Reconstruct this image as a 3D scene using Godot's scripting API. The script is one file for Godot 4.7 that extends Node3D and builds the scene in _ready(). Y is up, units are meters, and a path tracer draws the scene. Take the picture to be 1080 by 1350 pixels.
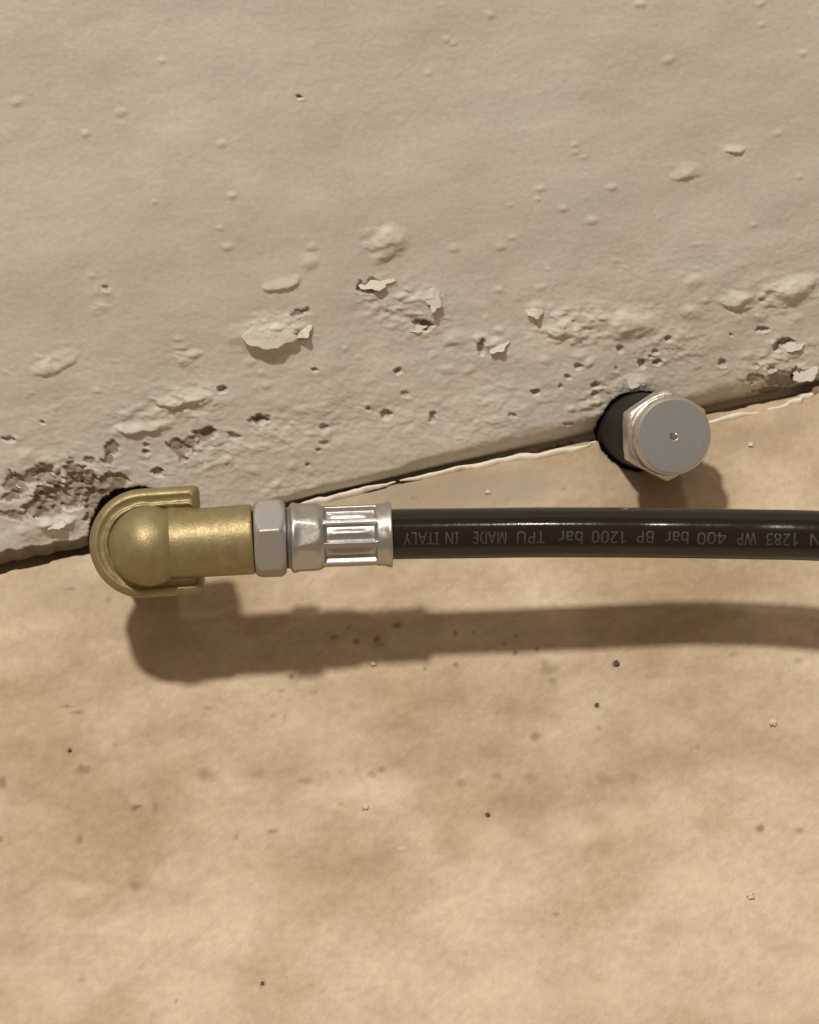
extends Node3D
# A brass elbow and a black hose in front of the foot of a painted wall; all shapes are worked out in millimetres and committed in metres.

const MM := 0.001
var grain := FastNoiseLite.new()
var soft := FastNoiseLite.new()
var rough := FastNoiseLite.new()
var rng := RandomNumberGenerator.new()
var taken := {}

# ---------------------------------------------------------------- naming
func numbered(called: String) -> String:
	if not taken.has(called):
		taken[called] = 0
		return called
	taken[called] += 1
	return "%s_%03d" % [called, taken[called]]

func thing(called: String, label: String, category: String, at: Vector3, group := "") -> Node3D:
	var o := Node3D.new()
	o.name = numbered(called)
	add_child(o)
	o.position = at * MM
	o.set_meta("label", label)
	o.set_meta("category", category)
	if group:
		o.set_meta("group", group)
	return o

func part(called: String, mesh: Mesh, m: Material, parent: Node3D) -> MeshInstance3D:
	var o := MeshInstance3D.new()
	o.name = called
	o.mesh = mesh
	o.material_override = m
	o.cast_shadow = GeometryInstance3D.SHADOW_CASTING_SETTING_ON
	parent.add_child(o, true)
	return o

# ---------------------------------------------------------------- mesh helpers
func commit(v: PackedVector3Array, idx: PackedInt32Array, origin: Vector3, cols := PackedColorArray()) -> ArrayMesh:
	var n := PackedVector3Array()
	n.resize(v.size())
	for t in range(0, idx.size(), 3):
		var a := idx[t]
		var b := idx[t + 1]
		var c := idx[t + 2]
		var k := (v[c] - v[a]).cross(v[b] - v[a])
		n[a] += k
		n[b] += k
		n[c] += k
	var w := PackedVector3Array()
	w.resize(v.size())
	for i in v.size():
		n[i] = n[i].normalized() if n[i].length_squared() > 1e-20 else Vector3.UP
		w[i] = (v[i] - origin) * MM
	var arr := []
	arr.resize(Mesh.ARRAY_MAX)
	arr[Mesh.ARRAY_VERTEX] = w
	arr[Mesh.ARRAY_NORMAL] = n
	arr[Mesh.ARRAY_INDEX] = idx
	if cols.size():
		arr[Mesh.ARRAY_COLOR] = cols
	var me := ArrayMesh.new()
	me.add_surface_from_arrays(Mesh.PRIMITIVE_TRIANGLES, arr)
	return me

func sheet(v: PackedVector3Array, rows: int, cols: int, closed: bool, origin: Vector3, colors := PackedColorArray(), flip := false) -> ArrayMesh:
	var idx := PackedInt32Array()
	var last := cols if closed else cols - 1
	idx.resize((rows - 1) * last * 6)
	var p := 0
	for r in rows - 1:
		for c in last:
			var a := r * cols + c
			var b := r * cols + (c + 1) % cols
			var d := a + cols
			var e := b + cols
			idx[p] = a
			idx[p + 1] = d if flip else b
			idx[p + 2] = b if flip else d
			idx[p + 3] = b
			idx[p + 4] = d if flip else e
			idx[p + 5] = e if flip else d
			p += 6
	return commit(v, idx, origin, colors)

# a turned shape: rows of (distance along the axis, radius); bend(s, angle, r) may change the radius
func turned(base: Vector3, axis: Vector3, side: Vector3, profile: Array, seg: int, origin: Vector3, bend = null) -> ArrayMesh:
	var a := axis.normalized()
	var x := (side - a * side.dot(a)).normalized()
	var y := a.cross(x)
	var v := PackedVector3Array()
	for q in profile:
		for c in seg:
			var t := TAU * c / seg
			var r: float = q.y
			if bend != null and r > 0.0:
				r = bend.call(q.x, t, r)
			v.append(base + a * q.x + (x * cos(t) + y * sin(t)) * r)
	return sheet(v, profile.size(), seg, true, origin)

func hexagon(t: float, flat: float, corner: float) -> float:
	var k := fposmod(t, PI / 3) - PI / 6
	return minf(flat / cos(k), corner)

func sm(a: float, b: float, x: float) -> float:
	return smoothstep(a, b, x)

# ---------------------------------------------------------------- materials
func noise_tex(freq: float, seed_: int, oct := 4, normal := false, strength := 4.0, ramp: Gradient = null) -> NoiseTexture2D:
	var f := FastNoiseLite.new()
	f.noise_type = FastNoiseLite.TYPE_SIMPLEX_SMOOTH
	f.seed = seed_
	f.frequency = freq
	f.fractal_octaves = oct
	var t := NoiseTexture2D.new()
	t.width = 512
	t.height = 512
	t.seamless = true
	t.noise = f
	if normal:
		t.as_normal_map = true
		t.bump_strength = strength
	if ramp:
		t.color_ramp = ramp
	return t

func ramp2(a: float, b: float) -> Gradient:
	var g := Gradient.new()
	g.set_color(0, Color(a, a, a))
	g.set_color(1, Color(b, b, b))
	return g

func matt(lin: Color, roughness: float, metallic := 0.0, bump := 0.0, bump_freq := 0.02, per_m := 60.0, rough_from := -1.0) -> StandardMaterial3D:
	var m := StandardMaterial3D.new()
	m.albedo_color = lin.linear_to_srgb()
	m.roughness = roughness
	m.metallic = metallic
	if bump > 0.0:
		m.normal_enabled = true
		m.normal_scale = bump
		m.normal_texture = noise_tex(bump_freq, 31, 4, true, 6.0)
		m.uv1_triplanar = true
		m.uv1_scale = Vector3.ONE * per_m
	if rough_from >= 0.0:
		m.roughness = 1.0
		m.roughness_texture = noise_tex(0.015, 77, 5, false, 0.0, ramp2(rough_from, roughness))
		m.uv1_triplanar = true
		m.uv1_scale = Vector3.ONE * per_m
	return m

# ---------------------------------------------------------------- relief fields
class Field:
	var us := PackedFloat32Array()
	var vs := PackedFloat32Array()
	var h := PackedFloat32Array()
	var dark := PackedFloat32Array()
	var bare := PackedFloat32Array()
	var pale := PackedFloat32Array()
	var nz: FastNoiseLite
	static func axis(lo: float, hi: float, step: float, far_lo: float, far_hi: float) -> PackedFloat32Array:
		var a := PackedFloat32Array()
		var left := []
		var d := step
		var p := lo
		while p > far_lo:
			d *= 1.08
			p = maxf(p - d, far_lo)
			left.push_front(p)
		for q in left:
			a.append(q)
		var n := int(ceil((hi - lo) / step))
		for i in n + 1:
			a.append(lo + i * step)
		d = step
		p = a[a.size() - 1]
		while p < far_hi:
			d *= 1.08
			p = minf(p + d, far_hi)
			a.append(p)
		return a
	func setup(u: PackedFloat32Array, v: PackedFloat32Array, n: FastNoiseLite) -> void:
		us = u
		vs = v
		nz = n
		for arr in [h, dark, bare, pale]:
			pass
		h.resize(u.size() * v.size())
		dark.resize(h.size())
		bare.resize(h.size())
		pale.resize(h.size())
	func at(u: float, v: float) -> float:
		var i := clampi(us.bsearch(u), 0, us.size() - 1)
		var j := clampi(vs.bsearch(v), 0, vs.size() - 1)
		return h[j * us.size() + i]
	func stamp(kind: String, cu: float, cv: float, ru: float, rv: float, turn: float, amount: float) -> void:
		var reach := maxf(ru, rv) * 1.7
		var i0 := clampi(us.bsearch(cu - reach), 0, us.size() - 1)
		var i1 := clampi(us.bsearch(cu + reach), 0, us.size() - 1)
		var j0 := clampi(vs.bsearch(cv - reach), 0, vs.size() - 1)
		var j1 := clampi(vs.bsearch(cv + reach), 0, vs.size() - 1)
		var c := cos(turn)
		var s := sin(turn)
		var small := minf(ru, rv)
		var k := 0.55 / small
		for j in range(j0, j1 + 1):
			for i in range(i0, i1 + 1):
				var du := us[i] - cu
				var dv := vs[j] - cv
				var a := (du * c + dv * s) / ru
				var b := (-du * s + dv * c) / rv
				var d := sqrt(a * a + b * b)
				if d > 1.65:
					continue
				var q := j * us.size() + i
				var wob := nz.get_noise_2d(us[i] * k * 40.0 + cu * 17.0, vs[j] * k * 40.0 + cv * 13.0)
				d += (0.75 if kind == "chip" else 0.42) * wob
				if kind == "pit":
					d += 0.28 * nz.get_noise_2d(us[i] * 75.0 + 300.0, vs[j] * 75.0)
				if kind == "chip":
					d += 0.35 * nz.get_noise_2d(us[i] * 60.0, vs[j] * 60.0)
				match kind:
					"bump":
						h[q] += amount * smoothstep(1.0, 0.1, d) * (1.0 + 0.5 * wob)
					"swell":
						h[q] += amount * smoothstep(1.25, 0.0, d)
					"shed":
						h[q] += amount * smoothstep(1.0, -0.9, b) * smoothstep(1.05, 0.68, d)
					"crumble":
						var n1 := nz.get_noise_2d(us[i] * 15.0 + 71.0, vs[j] * 27.0)
						var n2 := nz.get_noise_2d(us[i] * 34.0 - 19.0, vs[j] * 50.0)
						h[q] += amount * smoothstep(1.1, 0.25, d) * (smoothstep(0.02, 0.16, n1) * (0.55 + 0.5 * n2) - 0.25 * smoothstep(0.2, 0.34, -n1))
					"pit":
						var m := smoothstep(1.0, 0.66, d)
						h[q] += -amount * m + 0.1 * amount * smoothstep(1.5, 1.15, d) * smoothstep(0.9, 1.1, d)
						dark[q] = maxf(dark[q], m * (0.68 + 0.6 * wob) * (0.55 + 0.45 * smoothstep(0.3, 0.9, amount)))
					"chip":
						var m := smoothstep(1.04, 0.9, d)
						h[q] -= amount * m * (1.0 + 0.4 * nz.get_noise_2d(us[i] * 40.0, vs[j] * 40.0))
						bare[q] = maxf(bare[q], m)
					"stain":
						dark[q] = maxf(dark[q], amount * smoothstep(1.1, 0.2, d))
					"bare":
						bare[q] = maxf(bare[q], amount * smoothstep(1.2, 0.3, d))
					"pale":
						pale[q] = maxf(pale[q], amount * smoothstep(1.1, 0.3, d))

# ---------------------------------------------------------------- the wall
var wall: Field
var lean := Basis(Vector3.RIGHT, -LEAN)       # the wall leans back a little
var hole_axes: Array[Vector3] = []

func in_hole(p: Vector3, n: int) -> float:      # distance from a hole's edge, negative inside
	var c: Vector3 = lean * (WALL_HOLES[n][0] as Vector3)
	var a := hole_axes[n]
	var d := p - c
	d -= a * d.dot(a)
	var r: float = WALL_HOLES[n][1]
	return d.length() - r * (1.0 + 0.07 * soft.get_noise_3d(p.x * 9.0, p.y * 9.0, p.z * 9.0 + n * 50.0))

func foot(x: float) -> float:                   # height of the undercut at the foot of the wall
	return 3.7 + 1.0 * soft.get_noise_2d(x * 2.2, 7.0) + 0.5 * rough.get_noise_2d(x * 6.0, 3.0) - 1.2 * sm(-8.0, -30.0, x) + 1.5 * sm(-2.0, 16.0, x)

func build_wall(m: Material) -> void:
	wall = Field.new()
	wall.setup(Field.axis(-74, 88, 0.26, -420, 420), Field.axis(-1.5, 100, 0.26, -3, 300), rough)
	var nu := wall.us.size()
	var nv := wall.vs.size()
	for j in nv:
		var y := wall.vs[j]
		var low := sm(42.0, 18.0, y)
		for i in nu:
			var x := wall.us[i]
			var q := j * nu + i
			wall.h[q] = 0.62 * soft.get_noise_2d(x * 0.7, y * 1.1) + (0.06 + 0.16 * low) * rough.get_noise_2d(x * 5.0, y * 8.0) + (0.014 + 0.04 * low) * grain.get_noise_2d(x * 26.0, y * 38.0)
	# small lumps and pores all over the coat
	for k in 190:
		var y := 104.0 * pow(rng.randf(), 1.25)
		var x := rng.randf_range(-72, 92)
		var r := rng.randf_range(0.3, 0.8) * (1.25 if y < 35 else 0.85)
		wall.stamp("bump", x, y, r * rng.randf_range(1.0, 2.2), r * rng.randf_range(0.6, 1.0), rng.randf_range(-0.7, 0.3), rng.randf_range(0.03, 0.11) * (1.4 if y < 35 else 0.5))
	for k in 8:
		var y := rng.randf_range(3.5, 26.0)
		var r := rng.randf_range(0.25, 0.5)
		wall.stamp("pit", rng.randf_range(-72, 92), y, r * rng.randf_range(1.0, 1.6), r, rng.randf_range(-0.7, 0.7), rng.randf_range(0.25, 0.5))
	for f in WALL_MARKS:
		wall.stamp(f[0], f[1], f[2], f[3], f[4], f[5], f[6])
	# the undercut foot, the broken ledge on the left and the two holes
	for j in nv:
		var y := wall.vs[j]
		if y > 14.0:
			break
		for i in nu:
			var x := wall.us[i]
			var q := j * nu + i
			var top := foot(x)
			if x < -48.0 or (x < -46.0 and y < 4):
				var ledge := 3.5 + 0.7 * rough.get_noise_2d(x * 14.0, 2.0) + 0.5 * sm(-52.0, -62.0, x)
				var e := sm(ledge + 0.12, ledge - 0.22, y)
				wall.h[q] -= e * (1.0 + 0.62 * maxf(ledge - y, 0.0) - 0.35 * rough.get_noise_2d(x * 20.0, y * 20.0))
				wall.bare[q] = maxf(wall.bare[q], e)
				wall.dark[q] = maxf(wall.dark[q], 0.28 * e)
				top = 0.9
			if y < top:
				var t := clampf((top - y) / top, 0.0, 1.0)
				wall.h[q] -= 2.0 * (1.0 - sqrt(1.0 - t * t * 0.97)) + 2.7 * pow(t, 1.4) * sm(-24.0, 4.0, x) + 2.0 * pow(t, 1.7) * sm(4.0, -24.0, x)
				wall.dark[q] = maxf(wall.dark[q], 0.5 * sm(0.5, 1.0, t))  # shade painted into the back of the undercut, in a dirt brown
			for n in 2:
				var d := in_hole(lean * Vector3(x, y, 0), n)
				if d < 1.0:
					wall.dark[q] = maxf(wall.dark[q], 0.5 * sm(1.0, 0.0, d) + 0.5 * sm(0.0, -0.3, d))  # shade painted into the holes and round their rims
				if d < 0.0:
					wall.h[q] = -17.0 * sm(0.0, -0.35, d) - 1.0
	var v := PackedVector3Array()
	var col := PackedColorArray()
	v.resize(nu * nv)
	col.resize(nu * nv)
	var paint := Color(0.635, 0.63, 0.585)
	var warm := Color(0.62, 0.60, 0.535)
	var cement := Color(0.34, 0.295, 0.245)
	var dirt := Color(0.115, 0.084, 0.056)  # dirt tone, also the painted shade of the undercut and holes
	for j in nv:
		for i in nu:
			var q := j * nu + i
			var x := wall.us[i]
			var y := wall.vs[j]
			v[q] = Vector3(x, y, wall.h[q])
			var c := paint.lerp(warm, clampf(0.45 + 0.9 * soft.get_noise_2d(x * 0.9 + 300.0, y * 0.9), 0, 1))
			c = c * (1.0 + 0.07 * rough.get_noise_2d(x * 3.0, y * 3.0 + 90.0) + 0.05 * rough.get_noise_2d(x * 7.0 + 400.0, y * 22.0) + 0.05 * grain.get_noise_2d(x * 22.0, y * 22.0))
			c = c * (1.0 + 0.03 * (float(hash(q * 7919)) / 4294967295.0 - 0.5) * 2.0)
			c = c.lerp(Color(0.68, 0.65, 0.59), wall.pale[q])
			c = c.lerp(cement * (1.0 + 0.35 * rough.get_noise_2d(x * 24.0, y * 24.0)), wall.bare[q])
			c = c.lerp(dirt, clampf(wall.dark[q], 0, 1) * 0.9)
			c.a = 1.0
			col[q] = c
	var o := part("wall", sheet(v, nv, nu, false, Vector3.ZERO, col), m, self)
	o.set_meta("kind", "structure")
	o.basis = lean
	o.set_meta("label", "cream painted plaster wall with lumpy flaking paint along its foot")
	var fm := matt(Color(0.62, 0.61, 0.555), 0.7, 0.0, 0.35, 0.03, 90.0)
	for f in FLAKES:
		flake(f[0], f[1], f[2], f[3], f[4], f[5], fm, o)

func flake(x: float, y: float, rx: float, ry: float, lift: float, turn: float, m: Material, parent: Node3D) -> void:
	var v := PackedVector3Array()
	var seg := 28
	var rings := [0.0, 0.25, 0.5, 0.75, 0.92, 1.0, 1.0, 0.92, 0.5, 0.0]
	var z0 := wall.at(x, y)
	for k in rings.size():
		var back := k >= 6
		for c in seg:
			var t := TAU * c / seg
			var out: float = rings[k] * (1.0 + 0.34 * rough.get_noise_2d(cos(t) * 62.0 + x * 9.0, sin(t) * 62.0 + y * 9.0) + 0.12 * sin(t * 5.0 + x))
			var a := out * cos(t)
			var b := out * sin(t)
			var p := Vector2(a * rx, b * ry).rotated(turn)
			var z := -0.55 + (lift + 0.5) * pow(clampf(0.5 - 0.5 * b, 0, 1.15), 0.9) - 0.25 * absf(a) + 0.16 * rough.get_noise_2d(p.x * 22.0 + x * 7.0, p.y * 22.0)
			v.append(Vector3(x + p.x, y + p.y, z0 + z - (0.15 if back else 0.0)))
	part("paint_flake", sheet(v, rings.size(), seg, true, Vector3.ZERO), m, parent)

# ---------------------------------------------------------------- the floor
var ground: Field

func build_floor(m: Material) -> void:
	ground = Field.new()
	ground.setup(Field.axis(-88, 92, 0.32, -420, 460), Field.axis(-14, 112, 0.32, -24, 420), rough)
	var nu := ground.us.size()
	var nv := ground.vs.size()
	for j in nv:
		var z := ground.vs[j]
		for i in nu:
			var x := ground.us[i]
			ground.h[j * nu + i] = 0.35 * soft.get_noise_2d(x * 0.8 + 40.0, z * 0.8) + 0.05 * rough.get_noise_2d(x * 5.0, z * 5.0 + 60.0) + 0.018 * grain.get_noise_2d(x * 24.0, z * 24.0) - 0.03 * sm(0.35, 0.6, grain.get_noise_2d(x * 11.0 + 900.0, z * 11.0)) - 0.2
	for f in FLOOR_MARKS:
		ground.stamp(f[0], f[1], f[2], f[3], f[4], f[5], f[6])
	for k in 260:
		var r := rng.randf_range(0.2, 0.5)
		var x := rng.randf_range(-90, 90)
		var z := rng.randf_range(2, 130)
		if k % 3 == 0:
			ground.stamp("stain", x, z, r * 1.6, r * 1.4, rng.randf_range(0, 3), rng.randf_range(0.08, 0.3))
		else:
			ground.stamp("bump", x, z, r, r, 0.0, rng.randf_range(0.04, 0.14))
	for j in nv:
		if ground.vs[j] > 9.0:
			break
		for i in nu:
			var wob := 0.5 * rough.get_noise_2d(ground.us[i] * 9.0, 77.0)
			ground.h[j * nu + i] -= 3.2 * sm(-0.75 + wob, -1.7 + wob, ground.vs[j])
			for n in 2:
				var d := in_hole(Vector3(ground.us[i], 0, ground.vs[j]), n)
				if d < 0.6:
					ground.dark[j * nu + i] = maxf(ground.dark[j * nu + i], 0.3 * sm(0.6, 0.0, d) + 0.6 * sm(0.0, -0.3, d))  # painted shade in the holes and at their edges
				if d < 0.0:
					ground.h[j * nu + i] = -10.0 * sm(0.0, -0.4, d) - 0.3
	var v := PackedVector3Array()
	var col := PackedColorArray()
	v.resize(nu * nv)
	col.resize(nu * nv)
	var tan_ := Color(0.39, 0.305, 0.207)
	var light := Color(0.625, 0.53, 0.405)
	var ochre := Color(0.43, 0.33, 0.195)
	var grey := Color(0.345, 0.30, 0.24)
	var dirt := Color(0.12, 0.08, 0.05)  # dirt tone, also the painted shade of the groove and holes
	for j in nv:
		for i in nu:
			var q := j * nu + i
			var x := ground.us[i]
			var z := ground.vs[j]
			v[q] = Vector3(x, ground.h[q], z)
			var big := soft.get_noise_2d(x * 1.1 + 500.0, z * 1.3)
			var mid := rough.get_noise_2d(x * 1.7, z * 2.4 + 200.0)
			var c := tan_.lerp(light, clampf(0.34 + 0.6 * big + 0.4 * mid + 0.42 * sm(22.0, 80.0, z) + 0.25 * rough.get_noise_2d(x * 4.0 - 50.0, z * 9.0), 0, 1))  # base tone gets paler with distance from the wall
			c = c.lerp(ochre, 0.55 * clampf(-0.1 - 1.1 * big + 0.8 * soft.get_noise_2d(x * 2.0 - 90.0, z * 2.6), 0, 1))
			c = c * (1.0 + 0.07 * rough.get_noise_2d(x * 9.0, z * 9.0) + 0.1 * grain.get_noise_2d(x * 14.0, z * 20.0 + 33.0))
			c = c * (1.0 + 0.05 * (float(hash(q * 7919)) / 4294967295.0 - 0.5) * 2.0)
			c = c.lerp(light * 1.1, ground.pale[q] * (0.65 + 0.7 * rough.get_noise_2d(x * 6.0, z * 9.0)))
			c = c.lerp(grey, ground.bare[q])
			c = c.lerp(dirt, clampf(maxf(ground.dark[q], 0.62 * sm(-0.9, -1.9, z)), 0, 1) * 0.9)  # besides the stains, shade of the groove by the wall is painted in
			c.a = 1.0
			col[q] = c
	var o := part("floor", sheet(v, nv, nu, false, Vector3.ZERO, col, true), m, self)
	o.set_meta("kind", "structure")
	o.set_meta("label", "tan mottled concrete floor with specks and worn pale patches")
	var pm := matt(Color(0.8, 0.75, 0.66), 0.65, 0.0, 0.3, 0.03, 90.0)
	for run in LIPS:
		var curve := Curve3D.new()
		for k in run.size():
			var p: Vector2 = run[k]
			curve.add_point(Vector3(p.x, -0.2, p.y), Vector3(-2.5, 0, 0), Vector3(2.5, 0, 0))
		var len_ := curve.get_baked_length()
		var n := int(len_ / 0.35)
		var vv := PackedVector3Array()
		for k in n + 1:
			var p := curve.sample_baked(len_ * k / n)
			var e := minf(1.0, minf(k, n - k) / 14.0)
			var w := (0.4 + 0.1 * sm(6.0, 26.0, p.x) + 0.22 * rough.get_noise_2d(p.x * 9.0, 1.0)) * (0.25 + 0.75 * e)
			var hh := (0.72 + 0.4 * rough.get_noise_2d(p.x * 12.0, 9.0)) * (0.15 + 0.85 * e)
			var dz := 0.3 * rough.get_noise_2d(p.x * 8.0, 19.0)
			for s in [[-1.6, -0.3], [-0.9, 0.55], [-0.2, 0.98], [0.5, 0.8], [1.0, 0.25], [1.15, -0.3]]:
				vv.append(p + Vector3(0, hh * s[1], dz + w * s[0]))
		part("paint_edge", sheet(vv, n + 1, 6, false, Vector3.ZERO), pm, o)

# ---------------------------------------------------------------- brass elbow
func build_elbow() -> void:
	var origin: Vector3 = BALL
	var px := 1.0 / 8.78
	var b := VIEW_BACK
	var s := (PIPE_END - BALL).normalized()          # along the outlet
	var n := (b - s * b.dot(s)).normalized()         # towards the front of the plate
	var up := n.cross(s)
	var root := thing("elbow_fitting", "brass elbow fitting with a round ball body leaving the hole in the wall", "pipe fitting", origin)
	var brass := matt(Color(0.318, 0.268, 0.14), 0.56, 0.55, 0.25, 0.03, 110.0, 0.4)
	var patina := Gradient.new()
	patina.set_color(0, Color(0.91, 0.9, 0.88))
	patina.set_color(1, Color(1.0, 1.0, 1.0))
	patina.add_point(0.42, Color(0.93, 0.92, 0.9))
	patina.add_point(0.6, Color(0.97, 0.97, 0.96))
	brass.albedo_texture = noise_tex(0.008, 51, 6, false, 0.0, patina)
	brass.albedo_color = brass.albedo_color.lightened(0.04)
	# forged plate behind the ball: a round-ended outline with a stepped edge
	var pc := BALL + s * (-7.0 * px) + up * (4.0 * px) + n * (1.0 * px)
	var rows := [Vector2(9, -74), Vector2(3, -70), Vector2(0, -64), Vector2(0, -12), Vector2(1.2, -7.5), Vector2(3.2, -3.6), Vector2(5.5, -1.2), Vector2(8, 0.2), Vector2(10, 0.7), Vector2(11.5, 0.2), Vector2(13, -1.0), Vector2(15, -1.9), Vector2(18, -2.2), Vector2(20, -1.4), Vector2(21.5, 0.2), Vector2(23, 0.8), Vector2(24.5, 0.0), Vector2(26, -2.0), Vector2(28, -5), Vector2(50, -5), Vector2(71.5, -5)]
	var outline := []                                # (angle or end position) steps round the outline
	var v := PackedVector3Array()
	var steps := 150
	for q in rows:
		var r: float = 72.0 - q.x
		var reach: float = 75.0 - minf(q.x, 7.0)
		var cr := minf(7.0, r * 0.4)                 # rounded corners at the open end
		for k in steps:
			var t := float(k) / (steps - 1)
			var p := Vector2.ZERO
			var arc := PI * r
			var lens := [reach - cr, cr * PI / 2, 2 * (r - cr), cr * PI / 2, reach - cr]
			var total: float = arc + lens[0] + lens[1] + lens[2] + lens[3] + lens[4]
			# fixed shares so that rows stay aligned
			var f := t * 150.0
			if f < 60.0:
				var a := PI / 2 + PI * f / 60.0
				p = Vector2(cos(a), sin(a)) * r
			elif f < 85.0:
				p = Vector2((reach - cr) * (f - 60.0) / 25.0, -r)
			elif f < 95.0:
				var a := -PI / 2 + PI / 2 * (f - 85.0) / 10.0
				p = Vector2(reach - cr + cr * cos(a), -r + cr + cr * sin(a))
			elif f < 115.0:
				p = Vector2(reach, lerpf(-r + cr, r - cr, (f - 95.0) / 20.0))
			elif f < 125.0:
				var a := PI / 2 * (f - 115.0) / 10.0
				p = Vector2(reach - cr + cr * cos(a), r - cr + cr * sin(a))
			else:
				p = Vector2((reach - cr) * (150.0 - f) / 25.0, r)
			var bead: float = 1.0 if q.x > 19.0 and q.x < 26.0 else 0.25
			var d: float = q.y + bead * 1.6 * rough.get_noise_2d(p.x * 2.2 + 40.0, p.y * 2.2)
			if total <= 0.0:
				d = 0.0
			p += p.normalized() * bead * 1.2 * rough.get_noise_2d(p.x * 1.4, p.y * 1.4 + 70.0)
			v.append(pc + (s * p.x + up * p.y + n * d) * px)
	part("flange_plate", sheet(v, rows.size(), steps, true, origin), brass, root)
	# ball
	var ball := []
	for k in 37:
		var a := PI * k / 36.0
		ball.append(Vector2(-cos(a) * 53.0 * px, maxf(sin(a) * 53.0 * px, 0.0)))
	part("ball_body", turned(BALL, n, s, ball, 72, origin, func(q, t, r): return r * (1.0 + 0.014 * rough.get_noise_3d(q * 12.0, cos(t) * 50.0, sin(t) * 50.0))), brass, root)
	# outlet tube with a thin lip at its end
	var far := (PIPE_END - BALL).length() + 0.3
	var tube := [Vector2(0, 0), Vector2(0, 44.5 * px), Vector2(4.2, 44.8 * px), Vector2(far * 0.6, 45.6 * px), Vector2(far - 0.5, 46.2 * px), Vector2(far - 0.18, 46.0 * px), Vector2(far, 45.2 * px), Vector2(far + 0.02, 43.0 * px), Vector2(far, 34.0 * px), Vector2(far - 1.2, 33.0 * px), Vector2(far - 1.2, 0)]
	part("outlet_tube", turned(BALL, s, up, tube, 96, origin), brass, root)
	# the pipe that comes out of the wall
	var hole: Vector3 = lean * (WALL_HOLES[0][0] as Vector3)
	var back := BALL - n * 5.0
	var stub_axis := (hole - back)
	var L := stub_axis.length() + 15.0
	part("wall_pipe", turned(back, stub_axis, s, [Vector2(0, 0), Vector2(0, 5.2), Vector2(L, 5.2), Vector2(L, 0)], 48, origin), matt(Color(0.10, 0.08, 0.05), 0.6, 0.4), root)

# ---------------------------------------------------------------- hose
var hose_line := Curve3D.new()

func frame(d: float) -> Array:                       # point, tangent, front, down at a distance along the hose
	var len_ := hose_line.get_baked_length()
	var p := hose_line.sample_baked(clampf(d, 0, len_), true)
	var t := (hose_line.sample_baked(clampf(d + 0.6, 0, len_), true) - hose_line.sample_baked(clampf(d - 0.6, 0, len_), true)).normalized()
	var n := (VIEW_BACK - t * VIEW_BACK.dot(t)).normalized()
	return [p, t, n, t.cross(n)]

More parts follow.
